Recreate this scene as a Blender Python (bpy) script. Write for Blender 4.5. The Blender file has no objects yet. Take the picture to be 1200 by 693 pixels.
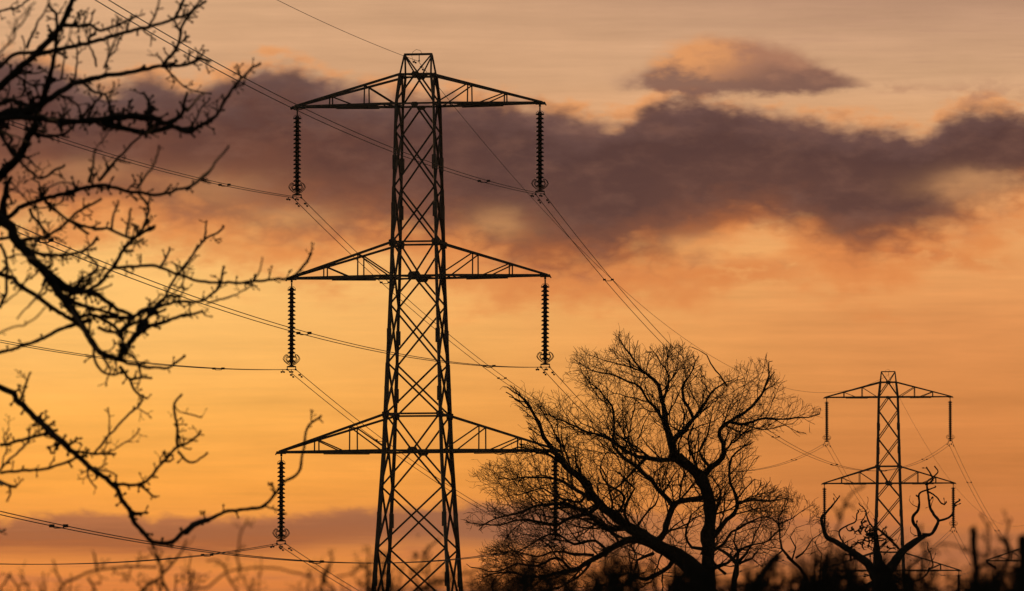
import bpy, math, random
from mathutils import Vector, Matrix, kdtree, noise as mnoise
import numpy as np

# ------------------------------------------------------------------ camera
SC = bpy.context.scene
COL = SC.collection
EYE = 1.6
F = 6667.0                     # focal length in photo pixels (200 mm on 36 mm)
HZ = 808.0                     # horizon row in the photo (below the frame)
PITCH = math.atan((HZ - 346.5) / F)
cam = bpy.data.cameras.new('camera'); camo = bpy.data.objects.new('camera', cam); COL.objects.link(camo)
cam.lens = 200.0; cam.sensor_width = 36.0; cam.clip_start = 0.5; cam.clip_end = 20000
camo.location = (0, 0, EYE); camo.rotation_euler = (math.pi/2 + PITCH, 0, 0)
cam.dof.use_dof = True; cam.dof.focus_distance = 305.0; cam.dof.aperture_fstop = 10.5
cam.dof.aperture_blades = 7
SC.camera = camo

def at(px, py, d):
    """point seen at photo pixel (px, py), d metres ahead of the camera"""
    x = (px - 600) / F; u = (346.5 - py) / F
    y = math.cos(PITCH) - u*math.sin(PITCH); z = math.sin(PITCH) + u*math.cos(PITCH)
    return Vector((x*d/y, d, EYE + z*d/y))

# ------------------------------------------------------------------ world, sun, exposure
SUN_AZ = math.radians(-13.0); SUN_EL = math.radians(1.2)
W = bpy.data.worlds.new('World'); SC.world = W; W.use_nodes = True
NT = W.node_tree; NT.nodes.clear()
def nd(t, **k):
    n = NT.nodes.new(t)
    for a, b in k.items(): setattr(n, a, b)
    return n
def plug(s, v):
    if isinstance(v, (int, float)): s.default_value = v
    elif isinstance(v, tuple): s.default_value = v
    else: NT.links.new(v, s)
def mt(op, a, b=None, c=None, clamp=False):
    n = nd('ShaderNodeMath', operation=op, use_clamp=clamp)
    plug(n.inputs[0], a)
    if b is not None: plug(n.inputs[1], b)
    if c is not None: plug(n.inputs[2], c)
    return n.outputs[0]
add = lambda a, b: mt('ADD', a, b)
sub = lambda a, b: mt('SUBTRACT', a, b)
mul = lambda a, b: mt('MULTIPLY', a, b)
def smooth(x, a, b, lo=0.0, hi=1.0):
    n = nd('ShaderNodeMapRange', interpolation_type='SMOOTHSTEP')
    plug(n.inputs['Value'], x); plug(n.inputs['From Min'], a); plug(n.inputs['From Max'], b)
    plug(n.inputs['To Min'], lo); plug(n.inputs['To Max'], hi)
    return n.outputs['Result']
def mix(f, a, b):
    n = nd('ShaderNodeMix', data_type='RGBA', clamp_factor=True)
    plug(n.inputs[0], f); plug(n.inputs[6], a); plug(n.inputs[7], b)
    return n.outputs[2]
def lin(r, g, b):
    f = lambda c: (c/255/12.92) if c/255 <= .04045 else ((c/255+.055)/1.055)**2.4
    return (f(r), f(g), f(b), 1.0)
def ramp(x, stops, interp='LINEAR'):
    n = nd('ShaderNodeValToRGB'); cr = n.color_ramp; cr.interpolation = interp
    while len(cr.elements) > 1: cr.elements.remove(cr.elements[-1])
    cr.elements[0].position = stops[0][0]; cr.elements[0].color = lin(*stops[0][1])
    for p, c in stops[1:]:
        e = cr.elements.new(p); e.color = lin(*c)
    plug(n.inputs[0], x); return n.outputs[0]
tc = nd('ShaderNodeTexCoord'); sep = nd('ShaderNodeSeparateXYZ')
NT.links.new(tc.outputs['Generated'], sep.inputs[0])
dx, dy, dz = sep.outputs
AZ = mul(mt('ARCTAN2', dx, dy), 57.2958)                 # azimuth in degrees, 0 = north (+Y)
EL = mul(mt('ARCSINE', dz), 57.2958)                     # elevation in degrees
K = 116.4
Ud = lambda px: (px-600)/K
Vd = lambda py: (HZ-py)/K
def curve(x, pts):
    """float curve over azimuth; pts are (photo column, photo row of that azimuth / elevation)"""
    lo, hi = Ud(-800), Ud(2000)
    n = nd('ShaderNodeFloatCurve')
    plug(n.inputs['Value'], mt('DIVIDE', sub(x, lo), hi-lo, clamp=True))
    c = n.mapping.curves[0]
    P = [((Ud(a)-lo)/(hi-lo), Vd(b)/10.0) for a, b in pts]
    while len(c.points) > 2: c.points.remove(c.points[-1])
    c.points[0].location = P[0]; c.points[1].location = P[-1]
    for p in P[1:-1]: c.points.new(*p)
    n.mapping.update()
    return mul(n.outputs[0], 10.0)
def noise(sx, sy, seed, detail=5.0, rough=.55, u=None, v=None, dist=0.0):
    cb = nd('ShaderNodeCombineXYZ')
    plug(cb.inputs[0], mul(u or AZ, sx)); plug(cb.inputs[1], mul(v or EL, sy)); cb.inputs[2].default_value = seed
    n = nd('ShaderNodeTexNoise'); n.inputs['Scale'].default_value = 1.0
    n.inputs['Detail'].default_value = detail; n.inputs['Roughness'].default_value = rough
    n.inputs['Distortion'].default_value = dist
    NT.links.new(cb.outputs[0], n.inputs['Vector'])
    return sub(n.outputs[0], .5)
def blob(px, py, rx, ry, soft=1.0, tilt=0.0, u=None, v=None):
    """soft elliptical patch of sky, 1 in the middle"""
    a = sub(u or UW, Ud(px)); b = sub(v or VW, Vd(py))
    if tilt: b = add(b, mul(a, tilt))
    q = add(mt('POWER', mul(a, K/rx), 2.0), mt('POWER', mul(b, K/ry), 2.0))
    return mt('EXPONENT', mul(q, -soft))
n_big = noise(.55, 1.1, 3.0, 3.0)
n_mid = noise(1.3, 2.6, 7.0, 6.0, .52)
n_fin = noise(4.0, 8.0, 12.0, 5.0, .52)
bil = sub(.16, mt('ABSOLUTE', noise(1.1, 2.0, 41.0, 5.0, .42)))       # rounded puffs
bil2 = sub(.12, mt('ABSOLUTE', noise(2.6, 4.6, 47.0, 5.0, .46)))
UW = add(AZ, add(mul(n_mid, .9), mul(n_fin, .25)))
VW = add(EL, add(mul(n_mid, .28), mul(n_fin, .14)))
# clear afterglow: warm to the left (towards the sun), duller to the right and higher up
T = mt('DIVIDE', EL, 14.0, clamp=True)
S = lambda y: Vd(y)/14.0
left = ramp(T, [(0, (200,108,45)), (S(693),(224,128,60)), (S(650),(238,146,66)), (S(570),(253,166,68)), (S(480),(254,177,80)), (S(400),(253,184,96)),
                (S(330),(254,192,110)), (S(200),(226,156,102)), (S(90),(212,162,120)), (S(0),(218,170,128)), (.8,(190,150,125)), (1,(150,125,115))])
right = ramp(T, [(0, (150,84,58)), (S(693),(192,112,62)), (S(620),(203,121,64)), (S(540),(209,128,66)), (S(460),(216,137,74)), (S(380),(224,146,84)),
                 (S(300),(236,163,98)), (S(200),(226,163,108)), (S(100),(214,166,125)), (S(30),(198,153,120)), (S(-20),(178,136,110)), (.8,(150,118,104)), (1,(125,108,106))])
base = mix(smooth(add(AZ, mul(n_big, 1.5)), Ud(60), Ud(1160)), left, right)
st = noise(.35, 5.0, 21.0, 4.0, .6); st2 = noise(.9, 14.0, 25.0, 4.0, .6)
gain = add(1.0, add(mul(st, .40), add(mul(st2, .15), mul(n_mid, .16))))
vm = nd('ShaderNodeVectorMath', operation='SCALE'); NT.links.new(base, vm.inputs[0]); NT.links.new(gain, vm.inputs['Scale'])
sky = vm.outputs[0]
# brighter ochre patch at the lower left, dull mauve veil streaks at the far right
sky = mix(mul(blob(60, 360, 420, 110, 1.0), .35), sky, lin(255,202,118))
veil = mul(smooth(add(st, mul(n_mid,.4)), -.02, .22), smooth(EL, Vd(560), Vd(640)))
sky = mix(mul(veil, .5), sky, lin(178,102,66))
veil2 = mul(smooth(add(st2, mul(n_big,.5)), .0, .25), mul(smooth(EL, Vd(220), Vd(60)), smooth(AZ, Ud(600), Ud(1150))))
sky = mix(mul(veil2, .35), sky, lin(172,128,106))
# low strip of cloud
top = curve(AZ, [(-800,590),(0,606),(90,597),(150,600),(260,602),(330,602),(400,594),(480,592),(560,586),(680,592),(800,600),(950,604),(1200,620),(2000,620)])
bot = curve(AZ, [(-800,660),(0,652),(150,656),(300,654),(420,642),(560,640),(680,650),(900,668),(1200,670),(2000,650)])
a1 = mul(smooth(add(sub(top, EL), add(mul(bil2, .28), mul(n_fin,.10))), .0, .13), smooth(sub(add(EL, mul(st2,.10)), bot), -.12, .14))
a1 = mul(a1, smooth(add(AZ, mul(n_mid,2.5)), Ud(600), Ud(850), .97, .42))
low = ramp(smooth(add(sub(EL, bot), mul(st2,.3)), -.05, .45), [(0,(190,108,58)),(.35,(164,93,56)),(.7,(156,93,63)),(1,(174,106,70))])
low = mix(smooth(AZ, Ud(250), Ud(620)), low, lin(152,98,72))
sky = mix(mul(a1, .93), sky, low)
a2 = mul(smooth(add(sub(Vd(684), EL), mul(st,.35)), .0, .10), smooth(add(AZ, mul(n_mid,2.5)), Ud(170), Ud(420)))
sky = mix(mul(a2, .7), sky, lin(172,104,76))
# the main bank
top = curve(AZ, [(-800,60),(-100,58),(0,66),(60,82),(120,104),(170,92),(220,100),(270,84),(330,78),(390,98),(470,114),(560,118),(620,122),(680,136),(725,146),
                 (765,124),(810,112),(860,124),(930,140),(1000,148),(1050,156),(1082,164),(1110,142),(1150,132),(1200,138),(1400,150),(2000,190)])
bot = curve(AZ, [(-800,270),(0,246),(80,254),(150,252),(230,268),(300,278),(370,286),(450,286),(540,298),(600,322),(660,334),(740,322),(790,318),(850,290),(900,276),(950,290),
                 (1000,312),(1050,300),(1090,288),(1140,262),(1200,236),(1400,190),(2000,220)])
dt = add(sub(top, EL), add(add(mul(bil, .55), mul(bil2, .35)), add(mul(n_mid, .12), mul(n_fin, .12))))
db = add(sub(EL, bot), add(add(mul(n_mid, .75), mul(bil2, .7)), add(mul(bil, .8), mul(n_fin, .30))))
a3 = mul(smooth(dt, -.05, .20), smooth(db, -.34, .42))
# lumps under and holes in the bank
lump = add(mul(blob(880,316,80,17), .75), mul(blob(1060,296,110,14,1,.12), 1.0))
lump = add(lump, mul(blob(760,322,70,14), .6)); lump = add(lump, mul(blob(570,300,50,26), .5))
lump = add(lump, add(mul(blob(1175,264,70,15), .4), mul(blob(1045,232,60,34), .7))); lump = add(lump, mul(blob(170,258,110,12), .35))
hole = add(mul(blob(885,284,62,15), .8), mul(blob(805,290,34,13), .5))
hole = add(hole, mul(blob(585,262,42,18), .42)); hole = add(hole, mul(blob(90,205,60,14), .35))
hole = add(hole, mul(blob(240,222,70,20), .3)); hole = add(hole, mul(blob(1145,208,34,11), .3)); hole = add(hole, mul(blob(1140,225,60,20), .45))
hole = add(hole, mul(blob(340,255,60,14), .4))
a3 = mt('SUBTRACT', mt('MAXIMUM', a3, mt('MULTIPLY', lump, smooth(n_fin, -.22, .06), clamp=True)), hole, clamp=True)
t = mt('DIVIDE', dt, mt('MAXIMUM', add(dt, mt('MAXIMUM', db, .02)), .05), clamp=True)
t = add(t, add(mul(n_mid, .55), mul(n_fin, .22)))
core = ramp(t, [(0,(128,92,80)),(.10,(104,74,68)),(.28,(89,61,56)),(.55,(98,66,58)),(.70,(124,78,60)),(.84,(168,98,60)),(.95,(216,130,72))])
coreL = ramp(t, [(0,(124,92,82)),(.12,(104,76,70)),(.35,(96,62,54)),(.6,(118,74,58)),(.8,(150,92,64)),(.92,(190,116,68)),(1,(226,140,74))])
core = mix(smooth(AZ, Ud(330), Ud(620)), coreL, core)
mott = noise(2.2, 4.5, 31.0, 6.0, .62)
core = mix(smooth(add(mul(bil,.9), mul(mott,.7)), .02, .34, 0, .34), core, lin(144,100,82))
core = mix(smooth(add(mul(bil2,.5), mul(n_mid,.6)), -.02, -.22, 0, .45), core, lin(78,52,48))
rim = mul(smooth(dt, -.12, .02), smooth(dt, .26, .04))
rim = mul(rim, smooth(add(n_mid, mul(n_fin,.7)), -.16, .10))
sky = mix(mul(rim, .75), sky, lin(232,156,98))
sky = mix(a3, sky, core)
under = mul(mul(smooth(db, -.55, -.05), smooth(db, .50, .08)), smooth(add(n_mid, mul(n_big,.6)), -.18, .12))
under = mul(under, smooth(dt, .15, .5))
sky = mix(mul(under, .55), sky, lin(222,132,70))
rim2 = mul(rim, mt('MAXIMUM', smooth(add(mul(n_big,.8), n_mid), .02, .16), add(blob(235,92,90,16), blob(650,128,90,14))))
sky = mix(mul(rim2, .5), sky, lin(234,158,96))
# small cloud above it
def cloud(px, py, rx, ry, tilt, lo, hi): return smooth(blob(px,py,rx,ry,1.0,tilt), lo, hi)
PU = add(AZ, mul(n_fin,.18)); PV = add(EL, mul(n_fin,.10))
B_ = lambda *a: blob(*a, u=PU, v=PV)
s1 = add(B_(828,74,66,34), mul(B_(790,96,56,17),.8)); s2 = add(B_(902,84,74,32), mul(B_(965,98,52,13),.8)); s3 = mul(B_(1050,104,50,4), .5)
a4 = smooth(add(add(add(s1, s2), mul(s3,.6)), add(mul(n_fin, .5), mul(bil2,.9))), .38, 1.0)
c4 = mix(smooth(add(add(EL, mul(sub(AZ, Ud(820)), .12)), add(mul(n_fin,.5), mul(bil2,.3))), Vd(100), Vd(66)), lin(134,96,82), lin(224,152,96))
c4 = mix(smooth(add(AZ, mul(n_fin,1.0)), Ud(810), Ud(900)), c4, mix(smooth(add(EL, mul(n_fin,.4)), Vd(104), Vd(64)), lin(122,86,76), lin(170,118,92)))
sky = mix(mul(a4, .92), sky, c4)
s5 = add(mul(blob(1168,108,36,14), .7), mul(blob(1060,100,60,5,1,.05), .5))
sky = mix(mul(s5, smooth(n_fin, -.15, .12)), sky, lin(178,128,100))
s6 = blob(740,96,26,9); sky = mix(mul(s6,.35), sky, lin(150,112,96))
# the rest of the dome: the physical sky at sunset, dim away from the sun
nish = nd('ShaderNodeTexSky', sky_type='NISHITA', sun_disc=False)
nish.sun_elevation = SUN_EL; nish.sun_rotation = SUN_AZ; nish.air_density = 1.2; nish.dust_density = 2.5; nish.ozone_density = 1.0
vm = nd('ShaderNodeVectorMath', operation='SCALE'); NT.links.new(nish.outputs[0], vm.inputs[0]); vm.inputs['Scale'].default_value = 0.10
glow = mul(smooth(mt('ABSOLUTE', add(AZ, 6.0)), 55.0, 16.0), smooth(EL, 26.0, 9.0))
glow = mul(glow, smooth(EL, -.6, .0))
fin = mix(glow, vm.outputs[0], sky)
bg = nd('ShaderNodeBackground'); NT.links.new(fin, bg.inputs[0]); bg.inputs[1].default_value = 1.0
wo = nd('ShaderNodeOutputWorld'); NT.links.new(bg.outputs[0], wo.inputs[0])
W.cycles.sampling_method = 'MANUAL'; W.cycles.sample_map_resolution = 512

sl = bpy.data.lights.new('sun', 'SUN'); sl.energy = 0.35; sl.angle = math.radians(4.0); sl.color = (1.0, .55, .25)
so = bpy.data.objects.new('sun', sl); COL.objects.link(so)
sd = Vector((math.sin(SUN_AZ)*math.cos(SUN_EL), math.cos(SUN_AZ)*math.cos(SUN_EL), math.sin(SUN_EL)))
so.rotation_euler = (-sd).to_track_quat('-Z', 'Y').to_euler(); so.location = sd*100
SC.view_settings.view_transform = 'Standard'; SC.view_settings.look = 'None'
SC.view_settings.exposure = 0.0; SC.view_settings.gamma = 1.0; SC.view_settings.use_curve_mapping = False
SC.cycles.max_bounces = 4

# ------------------------------------------------------------------ materials
def material(name, c1, c2, rough=.8, scale=6.0, metal=0.0, bump=0.0):
    m = bpy.data.materials.new(name); m.use_nodes = True; t = m.node_tree; b = t.nodes['Principled BSDF']
    g = t.nodes.new('ShaderNodeTexCoord'); n = t.nodes.new('ShaderNodeTexNoise'); n.inputs['Scale'].default_value = scale
    n.inputs['Detail'].default_value = 5; t.links.new(g.outputs['Object'], n.inputs['Vector'])
    r = t.nodes.new('ShaderNodeValToRGB'); r.color_ramp.elements[0].position = .35; r.color_ramp.elements[1].position = .65
    r.color_ramp.elements[0].color = (*c1, 1); r.color_ramp.elements[1].color = (*c2, 1)
    t.links.new(n.outputs[0], r.inputs[0]); t.links.new(r.outputs[0], b.inputs['Base Color'])
    b.inputs['Roughness'].default_value = rough; b.inputs['Metallic'].default_value = metal
    b.inputs['Specular IOR Level'].default_value = .3
    if bump:
        q = t.nodes.new('ShaderNodeBump'); q.inputs['Strength'].default_value = bump; q.inputs['Distance'].default_value = .02
        t.links.new(n.outputs[0], q.inputs['Height']); t.links.new(q.outputs[0], b.inputs['Normal'])
    return m
M_STEEL = material('weathered_steel', (.14,.10,.08), (.22,.16,.13), .65, 1.5, .0)
M_FIT = material('fittings_steel', (.10,.07,.055), (.16,.11,.09), .6, 9, .3)
M_GLASS = material('glazed_brown_porcelain', (.05,.03,.022), (.08,.045,.03), .35, 8)
M_WIRE = material('weathered_aluminium_wire', (.12,.115,.11), (.18,.17,.165), .6, 20, .3)
M_BARK = material('dark_bark', (.030,.024,.018), (.060,.048,.036), .95, 9, 0, .6)
M_TWIG = material('twig_bark', (.035,.025,.018), (.060,.042,.030), .9, 30)
M_DEAD = material('dead_wood', (.05,.043,.036), (.085,.073,.06), .95, 8, 0, .5)
M_LEAF = material('withered_leaf', (.045,.032,.015), (.065,.05,.022), .85, 20)
M_CONC = material('concrete', (.25,.24,.22), (.34,.33,.31), .9, 5)

# ------------------------------------------------------------------ mesh helpers
class MB:
    def __init__(s): s.v = []; s.f = []
    def prism(s, a, b, prof, up=None, caps=True):
        """profile (list of 2-D points, metres) swept straight from a to b"""
        a = Vector(a); b = Vector(b); d = (b-a).normalized()
        up = Vector(up) if up is not None else (Vector((0,0,1)) if abs(d.z) < .9 else Vector((0,1,0)))
        x = d.cross(up).normalized(); y = x.cross(d)
        n = len(prof); o = len(s.v)
        for c in (a, b):
            for p in prof: s.v.append(c + x*p[0] + y*p[1])
        for i in range(n): s.f.append((o+i, o+(i+1)%n, o+n+(i+1)%n, o+n+i))
        if caps: s.f.append(tuple(o+n-1-i for i in range(n))); s.f.append(tuple(o+n+i for i in range(n)))
    def angle(s, a, b, w=.1, t=.012, up=None, flip=1):
        """rolled steel angle section"""
        f = flip
        P = [(0,0),(f*w,0),(f*w,t),(f*t,t),(f*t,w),(0,w)]
        P = [(p[0]-f*w/3, p[1]-w/3) for p in P]
        if f < 0: P = P[::-1]
        s.prism(a, b, P, up)
    def box(s, c, size, rot=0.0):
        o = len(s.v); R = Matrix.Rotation(rot, 3, 'Z')
        for x in (-1,1):
            for y in (-1,1):
                for z in (-1,1): s.v.append(Vector(c) + R @ Vector((x*size[0]/2, y*size[1]/2, z*size[2]/2)))
        for f in ((0,1,3,2),(4,6,7,5),(0,4,5,1),(2,3,7,6),(0,2,6,4),(1,5,7,3)): s.f.append(tuple(o+i for i in f))
    def tube(s, pts, rad, n=6, cap=True):
        pts = [Vector(p) for p in pts]
        if len(pts) < 2: return
        o = len(s.v); ref = None
        for i, p in enumerate(pts):
            d = (pts[min(i+1, len(pts)-1)] - pts[max(i-1, 0)])
            if d.length < 1e-9: d = Vector((0,0,1))
            d.normalize()
            if ref is None: ref = d.orthogonal().normalized()
            x = (ref - d*ref.dot(d))
            if x.length < 1e-4: x = d.orthogonal()
            x.normalize(); ref = x; y = d.cross(x)
            r = rad[i] if hasattr(rad, '__len__') else rad
            for k in range(n):
                a = 2*math.pi*k/n; s.v.append(p + x*(math.cos(a)*r) + y*(math.sin(a)*r))
        for i in range(len(pts)-1):
            for k in range(n):
                s.f.append((o+i*n+k, o+i*n+(k+1)%n, o+(i+1)*n+(k+1)%n, o+(i+1)*n+k))
        if cap:
            s.f.append(tuple(o+n-1-k for k in range(n))); e = o+(len(pts)-1)*n; s.f.append(tuple(e+k for k in range(n)))
    def lathe(s, prof, c=(0,0,0), n=14):
        o = len(s.v); c = Vector(c)
        for r, z in prof:
            for k in range(n):
                a = 2*math.pi*k/n; s.v.append(c + Vector((r*math.cos(a), r*math.sin(a), z)))
        for i in range(len(prof)-1):
            for k in range(n): s.f.append((o+i*n+k, o+i*n+(k+1)%n, o+(i+1)*n+(k+1)%n, o+(i+1)*n+k))
    def build(s, name, mat, parent=None, smooth=False, kind=None):
        me = bpy.data.meshes.new(name); me.from_pydata([tuple(v) for v in s.v], [], s.f)
        me.materials.append(mat)
        if smooth: me.polygons.foreach_set('use_smooth', [True]*len(me.polygons))
        me.update(); o = bpy.data.objects.new(name, me); COL.objects.link(o)
        if parent is not None: o.parent = parent
        if kind: o['kind'] = kind
        return o
def empty(name, loc=(0,0,0), rz=0.0):
    o = bpy.data.objects.new(name, None); o.empty_display_size = .3
    o.location = loc; o.rotation_euler = (0,0,rz); COL.objects.link(o); return o
def tag(o, label=None, cat=None, group=None, kind=None):
    if label: o['label'] = label
    if cat: o['category'] = cat
    if group: o['group'] = group
    if kind: o['kind'] = kind
    return o
def copy_tree(o, parent=None):
    c = o.copy(); COL.objects.link(c); c.parent = parent
    for ch in list(o.children): copy_tree(ch, c)
    return c

# ------------------------------------------------------------------ ground
g = MB(); N = 60
for j in range(N+1):
    for i in range(N+1):
        x = -1500+3000*i/N; y = -700+3000*j/N
        g.v.append(Vector((x, y, 0)))
for j in range(N):
    for i in range(N): a = j*(N+1)+i; g.f.append((a, a+1, a+N+2, a+N+1))
go = g.build('ground', material('field_grass', (.035,.045,.018), (.06,.055,.026), .95, .35, 0, .3)); tag(go, kind='structure')

# ------------------------------------------------------------------ lattice towers
S22 = 22.0
zz = lambda y: (HZ-y)/S22 + EYE            # height above ground of a row measured on the near tower
HALF = [(35.8, .74), (zz(62), .76), (zz(87), .83), (zz(122), 1.0), (zz(325), 1.2), (zz(530), 1.53), (zz(693), 1.97), (0, 2.45)]
def hw(z):
    for (z1, a), (z0, b) in zip(HALF, HALF[1:]):
        if z0 <= z <= z1: return a + (b-a)*(z1-z)/(z1-z0)
    return HALF[-1][1]
def make_tower(name, arms, peak_z, sc=1.0):
    root = empty(name)
    c4 = [(-1,-1),(1,-1),(1,1),(-1,1)]
    def corner(k, z): return Vector((c4[k][0]*hw(z), c4[k][1]*hw(z), z))
    legz = [0, zz(900), zz(760), zz(644), zz(530), zz(427), zz(325), zz(220), zz(122), zz(87)]
    for k in range(4):
        m = MB()
        for i in range(len(legz)-1):
            wd = .18 if legz[i] < 16 else (.155 if legz[i] < 26 else .13)
            m.angle(corner(k, legz[i]), corner(k, legz[i+1]), wd, .022, up=(c4[k][0], -c4[k][1]*.3, 0), flip=1 if k%2 else -1)
        # splice plates where two leg lengths join
        for z in (zz(191), zz(247), zz(395), zz(463), zz(610), zz(680)):
            p = corner(k, z); m.prism(p-Vector((0,0,.38)), p+Vector((0,0,.38)), [(-.11,-.11),(.11,-.11),(.11,.11),(-.11,.11)], up=(1,0,0))
        m.build('leg', M_STEEL, root)
    # bracing on the four faces
    X = [(zz(154), zz(220)), (zz(220), zz(285)), (zz(358), zz(427)), (zz(427), zz(487)), (zz(572), zz(644)), (zz(644), zz(722)), (zz(722), zz(812)), (zz(812), .2)]
    V = [(zz(62)+.0, zz(87)), (zz(285), zz(325)), (zz(487), zz(530))]        # from the legs down to the middle
    A = [(zz(87), zz(118)), (zz(122), zz(154)), (zz(325), zz(358)), (zz(530), zz(572))]      # from the middle down to the legs
    for k in range(4):
        a, b = k, (k+1) % 4
        nrm = Vector(((c4[a][0]+c4[b][0])/2, (c4[a][1]+c4[b][1])/2, 0))
        m = MB(); off = nrm*.03
        wb = .10
        for zt, zb in X:
            m.angle(corner(a, zt)+off, corner(b, zb)+off, wb, .012, up=nrm); m.angle(corner(b, zt)-off*.6, corner(a, zb)-off*.6, wb, .012, up=nrm)
        for zt, zb in V[1:]:
            mid = (corner(a, zb)+corner(b, zb))/2
            m.angle(corner(a, zt)+off, mid+off, wb, .012, up=nrm); m.angle(corner(b, zt)+off, mid+off, wb, .012, up=nrm)
        for zt, zb in A:
            mid = (corner(a, zt)+corner(b, zt))/2
            m.angle(mid+off, corner(a, zb)+off, wb, .012, up=nrm); m.angle(mid+off, corner(b, zb)+off, wb, .012, up=nrm)
        for z in (zz(87), zz(122), zz(285), zz(325), zz(487), zz(530)):
            m.angle(corner(a, z), corner(b, z), .10, .014, up=(0,0,1))
        m.build('bracing', M_STEEL, root)
        # gusset plates
        m = MB()
        for z, s in ((zz(87), .30), (zz(123), .26), (zz(325), .46), (zz(530), .40)):
            mid = (corner(a, z)+corner(b, z))/2 + nrm*.05
            t_ = Vector((-nrm.y, nrm.x, 0))
            m = MB(); m.prism(mid-nrm*.008, mid+nrm*.008, [(-s*.55,-s*.4),(s*.55,-s*.4),(s*.8,0),(s*.5,s*.5),(-s*.5,s*.5),(-s*.8,0)], up=(0,0,1)); m.build('gusset_plate', M_STEEL, root)
        for z, s in ((zz(285), .36), (zz(487), .34)):
            for c in (a, b):
                p = corner(c, z) + nrm*.04
                m = MB(); m.prism(p-nrm*.008, p+nrm*.008, [(-s*.5,-s*.6),(s*.5,-s*.6),(s*.6,s*.3),(0,s*.6),(-s*.6,s*.3)], up=(0,0,1))
                m.build('gusset_plate', M_STEEL, root)
    # plan bracing and earth-wire peak
    m = MB(); zt = peak_z; hx = .72
    for k in range(4):
        m.angle(corner(k, zz(87)), (c4[k][0]*hx, c4[k][1]*.10, zt), .10, .014, up=(c4[k][0],0,0))
    for sy in (-1, 1):
        m.angle((-hx-.04, sy*.10, zt), (hx+.04, sy*.10, zt), .10, .02, up=(0,0,1))
        for sx in (-1, 1):
            m.angle((sx*hx, sy*.10, zt-.05), (0, sy*hw(zz(87)), zz(87)), .08, .012, up=(0,sy,0))
    m.build('peak_frame', M_STEEL, root)
    for z in (zz(87), zz(325), zz(530)):
        m = MB()
        for k in range(2):
            a, b = c4[0+k], c4[2+k]
            m.angle((a[0]*hw(z), a[1]*hw(z), z-.03*k), (b[0]*hw(z), b[1]*hw(z), z-.03*k), .07, .01, up=(0,0,1))
        m.build('plan_bracing', M_STEEL, root)
    # crossarms
    for half, zl, zu in arms:
        for sx in (-1, 1):
            m = MB(); h0 = hw(zl); h1 = hw(zu)
            tip = Vector((sx*half, 0, zl))
            low = lambda f, sy: Vector((sx*h0, sy*h0, zl)).lerp(Vector((sx*half, sy*.07, zl)), f)
            upp = lambda f, sy: Vector((sx*h1, sy*h1, zu)).lerp(Vector((sx*half, sy*.07, zl+.03)), f)
            for sy in (-1, 1):
                m.angle(low(0, sy), low(1, sy), .13, .016, up=(0,0,1)); m.angle(upp(0, sy), upp(1, sy), .12, .016, up=(0,0,1))
                m.prism(low(.22,sy)-Vector((0,0,.07)), low(.62,sy)-Vector((0,0,.07)), [(-.05,-.02),(.05,-.02),(.05,.02),(-.05,.02)], up=(0,0,1))
                f0, f1 = .335, .665
                for f in (f0, f1):
                    u = upp(f, sy); l = Vector((u.x, u.y, zl)); l.y = low(f, sy).y
                    m.angle(u, l, .075, .01, up=(0,sy,0))
                m.angle(upp(f0, sy), low(.02, sy), .075, .01, up=(0,sy,0))
                m.angle(upp(f1, sy), low(.41, sy), .07, .01, up=(0,sy,0))
            fs = [.0, .14, .335, .5, .665, .82]
            for i in range(len(fs)-1):
                m.angle(low(fs[i], -1 if i%2 else 1), low(fs[i+1], 1 if i%2 else -1), .06, .008, up=(0,0,1))
                if i: m.angle(low(fs[i], -1), low(fs[i], 1), .06, .008, up=(0,0,1))
            for f in (f0, f1): m.angle(upp(f, -1), upp(f, 1), .06, .008, up=(0,0,1))
            m.prism(tip-Vector((sx*.35,0,.0)), tip+Vector((sx*.16,0,.0)), [(-.08,-.08),(.08,-.08),(.05,.07),(-.05,.07)], up=(0,0,1))
            m.prism(tip+Vector((sx*.13,0,.05)), tip+Vector((sx*.22,0,-.13)), [(-.03,-.03),(.03,-.03),(.03,.03),(-.03,.03)])
            m.build('crossarm', M_STEEL, root)
    # climbing bolts up one leg
    m = MB(); z = 3.5; k = 1
    while z < zz(90):
        p = corner(1, z); s = 1 if k % 2 else -1; k += 1
        d = Vector((1,0,0)) if s > 0 else Vector((0,-1,0))
        m.tube([p, p+d*.2], .012, 4); z += .38
    m.build('step_bolts', M_STEEL, root)
    for k in range(4):
        m = MB(); p = corner(k, 0); m.lathe([(.0,.35),(.38,.35),(.42,.30),(.45,-.4)], (p.x,p.y,0), 16); m.build('footing', M_CONC, root)
    return root
ARMS = [(6.72, zz(122), zz(87)), (6.98, zz(325), zz(285)), (7.52, zz(530), zz(487))]
ATT = [6.6, 6.88, 7.42]
T1 = Vector((-110.5/F*303, 303, 0)); YAW1 = math.radians(9.5)
T2 = Vector((40.27, 608.1, 0)); YAW2 = .12
T0 = Vector((-42.3, 47.6, 6.55)); YAW0 = .15
t1 = make_tower('transmission_tower', ARMS, zz(62)); t1.location = T1; t1.rotation_euler.z = -YAW1
tag(t1, 'tall near lattice pylon with three pairs of crossarms, left of the big bare tree', 'pylon', 'electricity pylons on the line')
t2 = copy_tree(t1); t2.location = T2; t2.rotation_euler.z = -YAW2
tag(t2, 'smaller distant lattice pylon standing behind the dead stag-headed tree', 'pylon')
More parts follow.
